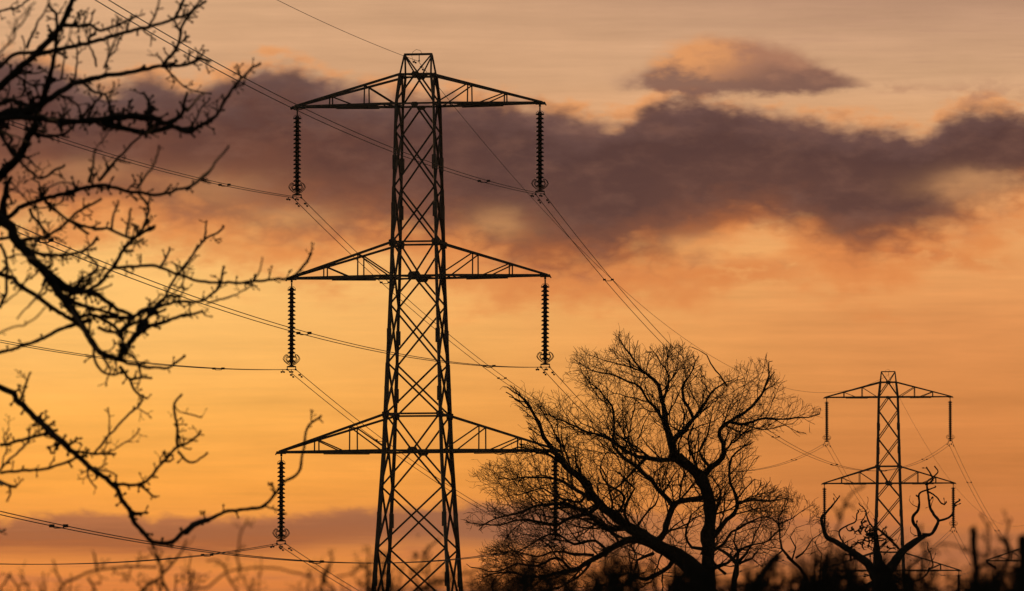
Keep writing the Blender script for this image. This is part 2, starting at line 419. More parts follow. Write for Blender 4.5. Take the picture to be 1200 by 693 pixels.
# the far angle tower: only its left arm shows behind the hedge
ZA3 = EYE + (HZ-658)/F*902
sv = HALF
A3 = [(7.55, ZA3, ZA3+2.2), (8.1, ZA3-8.6, ZA3-6.6)]
HALF = [(30, .9), (ZA3+2.2, 1.2), (ZA3, 1.5), (ZA3-8.6, 2.1), (0, 3.6)]
T3 = Vector((82.65, 901.6, 0))
def make_angle_tower():
    root = empty('transmission_tower', T3, -.1)
    c4 = [(-1,-1),(1,-1),(1,1),(-1,1)]
    co = lambda k, z: Vector((c4[k][0]*hw(z), c4[k][1]*hw(z), z))
    zs = [0, 4.5, 8.6, ZA3-8.6, ZA3-6.6, ZA3-3.2, ZA3, ZA3+2.2]
    for k in range(4):
        m = MB()
        for a, b in zip(zs, zs[1:]): m.angle(co(k,a), co(k,b), .24, .03)
        m.angle(co(k, ZA3+2.2), (c4[k][0]*.2, c4[k][1]*.2, ZA3+6.4), .14, .02)
        m.build('leg', M_STEEL, root)
        m = MB(); j = (k+1) % 4
        for a, b in zip(zs, zs[1:]):
            m.angle(co(k,a), co(j,b), .11, .014); m.angle(co(j,a), co(k,b), .11, .014); m.angle(co(k,b), co(j,b), .11, .014)
        m.build('bracing', M_STEEL, root)
    for half, zl, zu in A3:
        for sx in (-1,1):
            m = MB()
            for sy in (-1,1):
                L = lambda f: Vector((sx*hw(zl), sy*hw(zl), zl)).lerp(Vector((sx*half, sy*.2, zl)), f)
                Uq = lambda f: Vector((sx*hw(zu), sy*hw(zu), zu)).lerp(Vector((sx*half, sy*.2, zl+.05)), f)
                m.angle(L(0), L(1), .18, .02); m.angle(Uq(0), Uq(1), .18, .02)
                for f in (.35, .7): m.angle(Uq(f), L(f), .1, .012)
                m.angle(Uq(.35), L(0), .1, .012); m.angle(Uq(.7), L(.35), .1, .012)
            m.prism((sx*(half-.3),0,zl),(sx*(half+.15),0,zl),[(-.22,-.07),(.22,-.07),(.22,.07),(-.22,.07)],up=(0,0,1))
            m.build('crossarm', M_STEEL, root)
    return root
t3 = make_angle_tower()
tag(t3, 'far pylon cut by the right picture edge, one lattice arm showing behind the hedge', 'pylon', 'electricity pylons on the line')
HALF = sv

# ------------------------------------------------------------------ insulator strings
def disc_mb(z):
    m = MB(); m.lathe([(.0, z+.115), (.095, z+.11), (.11, z+.05), (.15, z+.03), (.212, z-.015), (.218, z-.055), (.16, z-.065), (.11, z-.07), (.095, z-.12), (0, z-.125)], n=14); return m
def make_string():
    root = empty('insulator_string')
    m = MB()
    m.tube([(0,0,.02),(0,0,-.22)], .022, 6)
    m.prism((0,-.012,-.02),(0,.012,-.02),[(-.06,-.16),(.06,-.16),(.05,.05),(-.05,.05)],up=(0,0,1))
    m.tube([(0,0,-.2),(0,0,-.46)], .045, 6)
    m.build('shackle', M_FIT, root)
    for i in range(18): disc_mb(-.56-.225*i).build('disc', M_GLASS, root, True)
    m = MB()
    for s in (-1,1):      # small upper horn
        m.tube([(0,0,-.42),(s*.10,0,-.40),(s*.20,0,-.50),(s*.22,0,-.62)], .014, 5)
    m.build('upper_horn', M_FIT, root)
    for s in (-1, 1):
        m = MB()
        for yy in (-.13, .13):
            P = [(s*.05,yy*.3,-4.62),(s*.20,yy,-4.56),(s*.36,yy,-4.42),(s*.44,yy,-4.29),(s*.38,yy,-4.15),(s*.27,yy,-4.05),(s*.20,yy*.6,-4.07),(s*.24,yy,-4.18),(s*.29,yy,-4.30),(s*.2,yy,-4.46),(s*.05,yy*.3,-4.56)]
            m.tube(P, .018, 5)
        m.build('arcing_ring', M_FIT, root, True)
    m = MB()
    m.tube([(0,0,-4.45),(0,0,-4.66)], .06, 6)
    m.prism((0,-.012,-4.70),(0,.012,-4.70),[(-.26,-.04),(.26,-.04),(.25,.02),(.08,.07),(-.08,.07),(-.25,.02)],up=(0,0,1))
    m.build('yoke_plate', M_FIT, root)
    for s in (-1,1):
        m = MB(); m.tube([(s*.23,0,-4.68),(s*.23,0,-4.82)], .022, 5)
        m.tube([(s*.23,-.18,-4.89),(s*.23,-.08,-4.85),(s*.23,.08,-4.85),(s*.23,.18,-4.89)], [.02,.05,.05,.02], 6)
        m.build('suspension_clamp', M_FIT, root)
    return root
def att(T, yaw, i, s, dz=0.0):
    return Vector((T.x + s*ATT[i]*math.cos(yaw), T.y - s*ATT[i]*math.sin(yaw), T.z + ARMS[i][1] + dz))
proto = None
lv = ['top', 'middle', 'bottom']; sdn = {-1: 'left', 1: 'right'}
extra1 = {(0,-1): 'before the dark cloud', (0,1): 'before the dark cloud', (1,-1): 'against plain orange sky', (1,1): 'above the big tree', (2,-1): 'touching the low cloud', (2,1): 'seen through the big tree'}
for T, yaw, who, dist in ((T1, YAW1, 'near pylon', 1), (T2, YAW2, 'distant pylon', 2)):
    for i in range(3):
        for s in (-1, 1):
            if proto is None: o = proto = make_string()
            else: o = copy_tree(proto)
            o.location = att(T, yaw, i, s, -.02); o.rotation_euler = (0, 0, -yaw)
            ex = (' ' + extra1[(i,s)]) if dist == 1 else ''
            tag(o, f'ribbed insulator under the {lv[i]} {sdn[s]} arm of the {who}' + ex, 'insulator', 'suspension insulator strings')
# tension string on the far tower
ts = empty('insulator_string', (0,0,0))
m = MB(); L_ = []
for i in range(15):
    z = .5+.24*i; L_ += [(.05, z), (.05, z+.08), (.17, z+.12), (.17, z+.17), (.05, z+.2)]
m.lathe([(.0,.45)]+L_+[(.0,4.2)], n=10); m.build('sheds', M_GLASS, ts)
m = MB(); m.tube([(0,0,0),(0,0,.5)], .04, 5); m.tube([(0,0,4.15),(0,0,4.6)], .05, 5); m.build('link', M_FIT, ts)
ts.location = T3 + Vector((-7.6, .7, ZA3-.05)); tdir = Vector((.45, .82, -.24)).normalized(); ts.rotation_euler = tdir.to_track_quat('Z','Y').to_euler()
tag(ts, 'dark insulator string slanting off the arm tip of the pylon at the right edge', 'insulator')

# ------------------------------------------------------------------ conductors
def sagpt(A, B, s, t): p = A.lerp(B, t); p.z -= 4*s*t*(1-t); return p
def span(A, B, sag, twin, spacers, label, group, dampA=(), dampB=(), t1_=1.0, name='twin_conductor'):
    root = empty(name, A)
    d = Vector((B.x-A.x, B.y-A.y, 0)).normalized(); n = Vector((d.y, -d.x, 0)); L = (B-A).length
    n_seg = 90
    loc = lambda p: p - A
    for s in ((-1, 1) if twin else (0,)):
        m = MB(); off = n*(.23*s)
        m.tube([loc(sagpt(A, B, sag, t1_*i/n_seg)+off) for i in range(n_seg+1)], .0175 if twin else .013, 6)
        m.build('conductor' if twin else 'wire', M_WIRE, root, True)
        for q, lst in ((0, dampA), (1, dampB)):
            for ds in lst:
                t = ds/L if q == 0 else 1-ds/L
                if t > t1_: continue
                p = loc(sagpt(A, B, sag, t)+off); p0 = loc(sagpt(A,B,sag,t-.35/L)+off); p1 = loc(sagpt(A,B,sag,t+.35/L)+off)
                m = MB(); dn = Vector((0,0,-.13))
                m.tube([p, p+dn], .022, 5)
                m.tube([p0+dn, p+dn*.9, p1+dn], .012, 4)
                for e, c in ((p0, -1), (p1, 1)): m.tube([e+dn-d*.10, e+dn, e+dn+d*.10], [.045,.055,.045], 6)
                m.build('damper', M_FIT, root)
    for ds in spacers:
        t = ds/L
        if t > t1_: continue
        p = loc(sagpt(A, B, sag, t)); m = MB()
        m.tube([p-n*.23, p-n*.14-Vector((0,0,.07)), p+n*.14-Vector((0,0,.07)), p+n*.23], .02, 5)
        for s in (-1,1): m.box(p+n*(.23*s), (.10,.16,.10), math.atan2(d.y, d.x))
        m.build('spacer', M_FIT, root)
    tag(root, label, 'power line' if twin else 'earth wire', group)
    return root
DROP = -4.87
lab1 = {(0,-1): 'twin cable coming in from the left to the top left insulator of the near pylon',
 (0,1): 'twin cable from top left picture corner to top right insulator of near pylon',
 (1,-1): 'nearly level twin cable reaching the middle left insulator of the near pylon',
 (1,1): 'twin cable sloping behind the left branches to the middle right insulator of the near pylon',
 (2,-1): 'low twin cable rising to the bottom left insulator of the near pylon',
 (2,1): 'lowest twin cable passing behind the foot of the near pylon to its bottom right insulator'}
for i in range(3):
    for s in (-1,1):
        span(att(T1,YAW1,i,s,DROP), att(T0,YAW0,i,s,DROP), 5.5, True, [20,71,118,165], lab1[(i,s)], 'cables on the picture side of the near pylon', dampA=(1.3,) if s < 0 or i < 2 else (1.3, 2.0))
        B = att(T2,YAW2,i,s,DROP)
        span(att(T1,YAW1,i,s,DROP), B, 7.8, True, [28,74,124,172,222,272],
             f'twin cable sagging from the {lv[i]} {sdn[s]} insulator of near pylon to distant pylon', 'cables between the two pylons', dampA=(1.4,), dampB=(1.4,))
        if i < 2:
            C = T3 + Vector((s*7.6, 0, ZA3 - 8.6*i))
            span(B, C, 7.1, True, [30,80,130,190], f'faint twin cable running rightwards from the {lv[i]} {sdn[s]} insulator of the distant pylon', 'cables beyond the distant pylon', dampA=(1.4,))
e1 = T1+Vector((0,0,33.55+EYE)); e0 = T0+Vector((0,0,33.55+EYE)); e2 = T2+Vector((0,0,33.55+EYE)); e3 = Vector((82.65,901.6,26.557+EYE))
span(e1, e0, 4.96, False, [], 'thin single earth wire from the near pylon peak to the upper left', 'earth wires', dampA=(1.2,), name='earth_wire')
span(e1, e2, 7.8, False, [], 'thin single wire from the near pylon peak down to the distant pylon peak', 'earth wires', dampA=(1.2,), name='earth_wire')
span(e2, e3, 6.04, False, [], 'thin single wire from the distant pylon peak down to the right picture edge', 'earth wires', name='earth_wire')
# earth-wire suspension with its bonding loop
for T, yaw, who in ((T1, YAW1, 'near'), (T2, YAW2, 'distant')):
    r = empty('earth_wire_clamp', T+Vector((0,0,33.92+EYE)), -yaw)
    m = MB(); m.tube([(.05,0,0),(.05,0,-.30)], .025, 5); m.tube([(.05,-.18,-.37),(.05,0,-.33),(.05,.18,-.37)], [.02,.045,.02], 5); m.build('clamp', M_FIT, r)
    m = MB(); m.tube([(-.18,-.5,-.42),(-.30,-.3,-.1),(-.28,-.1,.12),(-.1,0,.26),(.12,0,.20),(.20,.1,0)], .011, 4); m.build('bonding_loop', M_WIRE, r)
    tag(r, f'small clamp and curved bonding loop at the very top of the {who} pylon', 'wire clamp', 'earth wire clamps')

# ------------------------------------------------------------------ vegetation: every limb is a tapering tube with its own depth
def crop(ox, oy, s):
    return lambda *p: [(ox + a/s, oy + b/s) for a, b in p]
CA, CB, CC = crop(0,0,3.149), crop(0,200,2.8875), crop(0,430,2.635)
CD, CE, CG = crop(540,380,2.214), crop(940,560,5.21), crop(700,560,4.0)
CH = crop(440,560,4.0); CI = crop(560,580,1.875)
def spline(pts, step):
    """Catmull-Rom through points of any dimension, resampled about every step"""
    P = [np.array(p, float) for p in pts]
    P = [2*P[0]-P[1]] + P + [2*P[-1]-P[-2]]
    out = []
    for i in range(1, len(P)-2):
        a, b, c, d = P[i-1], P[i], P[i+1], P[i+2]
        n = max(1, int(np.hypot(*(c-b)[:2])/step))
        for k in range(n):
            t = k/n
            out.append(.5*((2*b)+(-a+c)*t+(2*a-5*b+4*c-d)*t*t+(-a+3*b-3*c+d)*t**3))
    out.append(P[-2]); return out

class Woody:
    """a shrub or tree traced limb by limb; positions in photo pixels + depth, built as real 3-D tubes"""
    def __init__(s, root, mat, depth, seed, wob=1.0, part='limb', fat=1.0):
        s.fat = fat
        s.root = root; s.mat = mat; s.d = depth; s.S = []; s.rng = random.Random(seed); s.wob = wob; s.part = part; s.inv = root.location.copy()
    def P(s, x, y, d): return at(x, y, d) - s.inv
    def near(s, x, y):
        if not s.S: return None
        q = min(s.S, key=lambda a: (a[0]-x)**2+(a[1]-y)**2)
        return q if (q[0]-x)**2+(q[1]-y)**2 < 22**2 else None
    def limb(s, pts, w0, w1, dend=None, spur=1.0, spurlen=14, step=4.0, dstart=None, spurw=1.0, name=None, up=-.35, fromf=0.0, sides=7):
        rng = s.rng; q = s.near(*pts[0])
        d0 = dstart if dstart is not None else (q[2] if q else s.d)
        dend = d0 if dend is None else dend
        w0 *= s.fat; w1 *= s.fat
        Q = spline(pts, step); n = len(Q); m = MB(); pos = []; rad = []
        ph = rng.random()*100
        acc = 0; L = [0]
        for i in range(1, n): acc += float(np.hypot(*(Q[i]-Q[i-1])[:2])); L.append(acc)
        nodes = []
        for i, p in enumerate(Q):
            f = L[i]/max(acc, 1); sm = f*f*(3-2*f)
            d = d0 + (dend-d0)*sm
            jx = mnoise.noise(Vector((L[i]*.07, ph, 0)))*s.wob*1.6 + mnoise.noise(Vector((L[i]*.25, ph, 5)))*s.wob*.7
            jy = mnoise.noise(Vector((L[i]*.07, ph, 9)))*s.wob*1.6 + mnoise.noise(Vector((L[i]*.25, ph, 15)))*s.wob*.7
            e = min(1, i/2)*1.0
            x, y = p[0]+jx*e, p[1]+jy*e
            w = w0 + (w1-w0)*(f**.8)
            w *= 1 + .22*mnoise.noise(Vector((L[i]*.16, ph, 33)))
            nodes.append((x, y, d, w)); pos.append(s.P(x, y, d)); rad.append(max(w, .6)*.5*d/F)
        m.tube(pos, rad, sides)
        s.S += nodes
        # side spurs with buds
        if spur > 0:
            a = rng.uniform(2, 9)/spur; side = rng.choice((-1, 1))
            while a < acc:
                i = min(range(n), key=lambda k: abs(L[k]-a)); f = L[i]/acc
                if f >= fromf:
                    x, y, d, w = nodes[i]; j = min(i+1, n-1); k = max(i-1, 0)
                    tx, ty = nodes[j][0]-nodes[k][0], nodes[j][1]-nodes[k][1]; h = math.hypot(tx, ty) or 1
                    ang = math.atan2(ty, tx) + side*math.radians(rng.uniform(35, 85))
                    s.spur(m, x, y, d, ang, spurlen*rng.choice((.35,.5,.7,1,1.3)), min(w*.62, 3.3*spurw)*rng.uniform(.75,1.1), 1, up)
                    side = -side if rng.random() < .75 else side
                a += rng.expovariate(1)*9/spur + 3
            x, y, d, w = nodes[-1]
            m.tube([s.P(x,y,d), s.P(x+rng.uniform(-2,2), y-2, d)], [w*.8*d/F, w*.3*d/F], 5)
        o = m.build(name or s.part, s.mat, s.root, True)
        return o
    def spur(s, m, x, y, d, ang, ln, w, lvl, up):
        rng = s.rng; n = max(2, int(ln/2.6)); st = ln/n; P = [s.P(x,y,d)]; R = [w*.62*d/F]; dd = rng.uniform(-1,1)*.5
        for i in range(n):
            ang += rng.gauss(0, .22); ang += .10*math.sin(-math.pi/2-ang)*(-up*3)
            x += math.cos(ang)*st; y += math.sin(ang)*st; d += dd*st/F*d
            f = (i+1)/n; ww = w*(1-.45*f)
            if rng.random() < .33: ww *= 1.6
            P.append(s.P(x,y,d)); R.append(ww*.5*d/F)
            if lvl and ln > 7 and rng.random() < .42:
                s.spur(m, x, y, d, ang+rng.choice((-1,1))*rng.uniform(.6,1.3), ln*rng.uniform(.25,.5), w*.75, lvl-1, up)
        r = w*.5*d/F
        x1, y1 = x+math.cos(ang)*1.6, y+math.sin(ang)*1.6; x2, y2 = x+math.cos(ang)*3.4, y+math.sin(ang)*3.4
        P += [s.P(x1,y1,d), s.P(x2,y2,d)]; R += [r*1.5, r*.6]
        m.tube(P, R, 5)

# ---------------- the near tree whose boughs reach in from the left
DT = 28.0
hr = empty('bare_tree', at(-270, 700, DT)*1.0); hr.location.z = 0
tag(hr, 'out-of-focus leafless tree with knobbly spurs reaching in from the left picture edge', 'tree')
H = Woody(hr, M_TWIG, DT, 5, 1.35, fat=1.30)
m = MB(); tp = [at(-270+20*math.sin(i*.9), y, DT)-hr.location for i, y in enumerate((1190, 1000, 820, 640, 460, 280, 100, -100, -330))]
tp[0].z = -.1
m.tube([p for p in tp], [.19,.165,.15,.14,.125,.11,.09,.06,.02], 12); m.build('trunk', M_BARK, hr, True)
def bough(pts, w0, w1, dend=None, spur=1.0, spurlen=14, **k):
    x, y = pts[0]
    if x <= 4 and k.pop('root', True):        # carry it back, out of the picture, to the trunk
        dx = pts[1][0]-x; dy = pts[1][1]-y; sl_ = max(-.7, min(.9, dy/max(dx, 1)))
        pre = [(-268, y - 60*sl_ + 120), (-140, y - 110*sl_ + 40)]
        P = Woody.limb
        return H.limb(pre + pts, w0*1.45, w1, dend, spur, spurlen, dstart=DT, fromf=.45, **k)
    k.pop('root', None)
    return H.limb(pts, w0, w1, dend, spur, spurlen, **k)
bough(CA((0,435),(80,415),(150,390)), 12, 9, 27.5, 1.2)
bough(CA((150,395),(178,300),(192,250),(205,180),(210,110),(205,50),(180,15)), 6, 2.6, 26.5, 1.0)
bough(CA((140,400),(220,340),(300,300),(350,288),(420,278),(500,262),(600,245),(680,240),(740,215),(775,228)), 6.5, 2.8, 29, .7)
bough(CA((600,245),(650,180),(668,120),(680,80),(720,30),(762,8)), 3.6, 2.2, 28.5, 1.3, 10)
bough(CA((0,440),(130,440),(300,447),(400,442),(500,437),(590,445),(650,470),(690,490)), 6.5, 3.6, 27, 1.8, 12)
bough(CA((120,415),(200,455),(330,440),(430,425),(520,425),(590,440)), 3.6, 4.2, 26.5, 2.8, 12)
bough(CA((380,450),(470,478),(560,487),(640,470),(690,490),(740,465),(800,420),(840,350),(900,280),(960,235)), 6, 2.2, 27.5, 1.9, 11)
bough(CA((620,455),(665,430),(680,390),(690,345)), 5, 2.4, 27, 2.0, 10)
bough(CA((540,430),(550,385),(530,345)), 4.5, 2.4, 27, 1.5, 8)
bough(CA((690,410),(720,375),(750,345)), 3, 1.8, 23, .3, 6)
bough(CA((0,320),(50,270),(130,200),(200,130),(240,70),(268,-12)), 8, 5, 27.5, .45, 10)
bough(CA((0,245),(50,205),(130,190)), 4, 3.5, 28, .6, 10)
bough(CA((130,205),(210,185),(320,160),(430,130),(540,100),(640,70),(668,20),(680,-12)), 5, 2.6, 28.8, .5)
bough(CA((640,70),(690,55),(740,5),(750,-10)), 3, 1.8, 28.8, .8, 9)
bough(CA((225,95),(290,95),(330,95),(370,110),(440,90),(500,60)), 4.6, 2, 27, 2.6, 12)
bough(CA((0,45),(50,35),(100,2),(112,-10)), 3, 2, 28, .5, 8)
bough(CA((0,190),(60,110),(112,40)), 3.0, 1.6, 22, .25, 7)
bough(CA((100,175),(125,110),(160,50),(185,-12)), 3.0, 1.6, 23, .4, 7)
bough(CA((550,95),(575,50),(587,-10)), 2.4, 1.6, 23, .2, 7)
bough(CA((355,245),(320,130),(300,90)), 2.4, 1.4, 22, .2, 7)
bough(CA((385,250),(410,190),(428,130),(440,75)), 2.6, 1.4, 22, .3, 7)
bough(CA((225,290),(240,200),(262,110)), 2.3, 1.4, 21, .2, 7)
bough(CA((0,380),(60,380),(135,400)), 4, 4, 28, 1.0, 10)
bough(CA((75,360),(95,330),(85,300)), 2.5, 2, 28, 1.2, 7)
bough(CA((0,480),(40,540),(80,600),(120,640),(155,660),(200,630),(242,610)), 4, 2.3, 27, .9, 11)
bough(CA((135,450),(100,520),(70,580),(20,630),(-20,668)), 7, 9, 28, .5, 11)
bough(CA((60,590),(30,545),(10,510),(0,470)), 3, 3.4, 28, 1.0, 9)
bough(CA((90,470),(150,500),(220,500),(270,470)), 4.6, 2.4, 27.5, 1.8, 8)
bough(CA((365,668),(430,590),(500,520),(525,495)), 3.2, 2.0, 27, .7, 11)
bough(CA((330,670),(345,600),(350,555)), 4, 1.6, 26, 1.4, 7)
bough(CA((505,695),(560,620),(590,545)), 2.6, 1.8, 22.5, .4, 7)
bough(CA((690,700),(760,640),(845,540)), 3, 2.0, 22.5, .7, 8)
bough(CA((300,300),(350,340),(385,350),(410,400),(420,420)), 3, 2, 27, 1.8, 9)
bough(CA((300,440),(330,400),(380,350)), 3, 2, 27, 1.5, 9)
# middle group
bough(CB((0,165),(50,228),(120,310),(160,352),(200,420),(260,500),(310,580),(350,620),(400,640)), 14, 5, 27, .8, 11)
bough(CB((10,172),(80,120),(170,90),(250,70),(335,50),(440,70),(540,82),(600,65),(660,45),(712,-2)), 6, 2.4, 28, .9, 11)
bough(CB((0,350),(60,385),(130,430),(200,480),(270,525),(310,585)), 4.2, 4, 27.5, .4, 10)
bough(CB((40,20),(20,60),(15,110),(8,165)), 3, 9, 28, .6, 10)
bough(CB((150,335),(210,380),(280,405),(340,430),(400,470),(440,490)), 6, 4, 27, 1.2, 10)
bough(CB((120,310),(200,392),(280,412),(340,380),(380,330),(410,285),(430,250),(470,215),(505,195),(525,190)), 4.4, 3.0, 28, .8, 10)
bough(CB((280,405),(300,370),(330,325),(300,290)), 3.5, 2.4, 28, 2.0, 9)
bough(CB((340,492),(440,495),(520,465),(600,445),(680,440),(730,405),(750,365),(760,325)), 4.2, 2.2, 28.5, 1.2, 9)
bough(CB((380,330),(450,325),(530,325),(600,350),(680,375),(760,380),(860,375),(930,370),(990,360),(1030,320),(1055,283)), 3.2, 2.4, 30, .75, 11, up=-.7)
bough(CB((700,450),(780,430),(850,385),(880,340),(890,300)), 2.0, 1.4, 24, .5, 8)
bough(CB((330,530),(400,545),(470,480),(540,450),(590,370),(640,300),(690,240),(758,193)), 3.4, 2.0, 29.5, .5, 8)
bough(CB((690,240),(698,210),(700,178)), 2.2, 1.6, 29.5, .4, 6)
bough(CB((400,640),(450,572),(500,530),(560,512),(620,490),(682,478)), 6, 2.4, 28, 1.8, 9)
bough(CB((420,610),(470,540),(520,470),(560,430),(600,425)), 6, 2.4, 27.5, 1.8, 9)
bough(CB((400,560),(430,530),(490,500),(560,470)), 4, 2.4, 27.5, 1.4, 9)
bough(CB((310,505),(200,540),(120,580),(60,600),(-20,622)), 4.2, 3.2, 28, .5, 8)
bough(CB((240,172),(300,195),(370,200),(440,230),(480,215),(520,195)), 3.2, 2.6, 27.5, .6, 9)
bough(CB((378,198),(385,150),(400,105)), 2.6, 2, 25, .4, 6)
bough(CB((428,222),(432,170),(442,135)), 2.6, 2, 25, .4, 6)
bough(CB((470,215),(498,160),(500,120),(465,75)), 2.8, 2.4, 26, .8, 7)
bough(CB((0,232),(60,237),(160,222),(220,180),(262,140),(340,100)), 4.2, 2.4, 27.5, 1.2, 10)
bough(CB((130,60),(180,130),(240,175),(300,215)), 3, 2.4, 27.5, .8, 9)
bough(CB((100,130),(130,180),(165,222)), 3, 2.8, 27.5, .8, 9)
bough(CB((80,268),(160,285),(240,282),(300,262),(330,230)), 4, 2.4, 28, 1.6, 10)
bough(CB((400,640),(480,660),(565,667),(625,632)), 3.6, 2.2, 28.5, 1.0, 9)
bough(CB((315,590),(330,660),(380,692),(420,680)), 3, 2, 28, .6, 9)
bough(CB((0,547),(90,520),(165,455)), 2.2, 1.5, 23, .2, 7)
bough(CB((0,465),(20,400),(24,300),(0,255)), 3, 3, 26, .9, 8, root=False, dstart=27)
bough(CB((0,460),(60,410),(105,350)), 2.2, 1.5, 24, .3, 7)
bough(CB((160,350),(120,430),(60,500)), 2.2, 1.5, 24, .3, 7)
bough(CB((540,330),(560,300),(575,265)), 2.6, 1.8, 29, 1.0, 7)
bough(CB((200,420),(260,450),(330,470),(400,490)), 5, 3, 27, 1.4, 9)
bough(CB((260,500),(310,490),(350,500),(400,545),(420,600)), 4, 3.2, 27, 1.4, 9)
# lower group
bough(CC((0,65),(60,110),(120,170),(170,217),(230,267),(290,320),(345,360),(390,430),(430,500),(475,545)), 6, 4.2, 28, .9, 10)
bough(CC((100,150),(160,200),(215,250)), 5, 5, 27.5, 2.4, 13)
bough(CC((470,542),(520,545),(570,512),(620,480),(680,457),(740,440),(810,430),(850,395),(880,352),(920,330),(940,240),(955,180),(992,150)), 4.6, 2.0, 29.5, .55, 9)
bough(CC((570,512),(605,485),(640,475)), 6, 5, 28.5, 2.0, 7)
bough(CC((345,360),(420,365),(450,355),(490,310),(540,255),(580,235),(620,200)), 3.4, 2.2, 28.5, .9, 8)
bough(CC((548,245),(545,180),(538,110),(560,88)), 3.2, 2.0, 28, .9, 7)
bough(CC((550,262),(590,297),(640,270)), 2.8, 1.8, 28, .8, 7)
bough(CC((430,362),(455,385),(480,402)), 2.8, 2.0, 28, 1.2, 7)
bough(CC((0,328),(80,320),(160,312),(240,282)), 2.8, 2.6, 27, .3, 8, root=False)
bough(CC((0,320),(70,245),(112,200)), 2.4, 2.2, 25, .6, 8, root=False)
bough(CC((0,242),(60,230),(150,200)), 3.4, 3.0, 27, 1.6, 10, root=False)
bough(CC((60,110),(75,70),(90,20)), 3, 1.8, 28, 1.8, 9)
bough(CC((290,268),(320,235),(380,162),(430,122),(440,92)), 2.4, 2.0, 29, .5, 7)
bough(CC((230,262),(290,268),(355,270)), 3.0, 2.0, 28.5, 1.0, 7)
bough(CC((-20,345),(30,370),(48,372)), 4, 3, 27, 1.2, 8, root=False)
bough(CC((30,372),(32,395),(20,415)), 2.4, 1.6, 27, .5, 6)
bough(CC((370,0),(400,40),(420,80),(452,97)), 3.4, 2.0, 28.5, 1.4, 7)
bough(CC((400,40),(430,35),(468,35)), 3, 1.8, 28.5, 1.4, 7)
bough(CC((395,440),(420,452),(455,455)), 3.4, 2, 28, 1.4, 7)
bough(CC((815,430),(850,442),(885,455)), 2, 1.4, 28, .6, 6)
bough(CC((-25,510),(0,510),(12,505)), 2.4, 1.8, 27, .8, 6, root=False)

rgx = random.Random(77); cand = [a for a in H.S if -20 < a[0] < 215 and 40 < a[1] < 560 and a[3] > 2.4]
for k in range(92):
    a = rgx.choice(cand)
    if a[1] > 440 and rgx.random() < .55: continue
    x, y, ln = a[0], a[1], rgx.choice((18, 26, 34, 48, 66))*rgx.uniform(.8,1.2); an = rgx.uniform(-1.9, 1.3); P = [(x, y)]
    for i in range(4):
        x += math.cos(an)*ln/4; y += math.sin(an)*ln/4; an += rgx.gauss(-.08, .38); P.append((x, y))
    H.limb(P, min(a[3]*.55, 3.2)/1.3, 1.4, a[2]+rgx.uniform(-2.5,1.5), rgx.uniform(.6,1.8), rgx.uniform(6,11), dstart=a[2], name='branchlet')

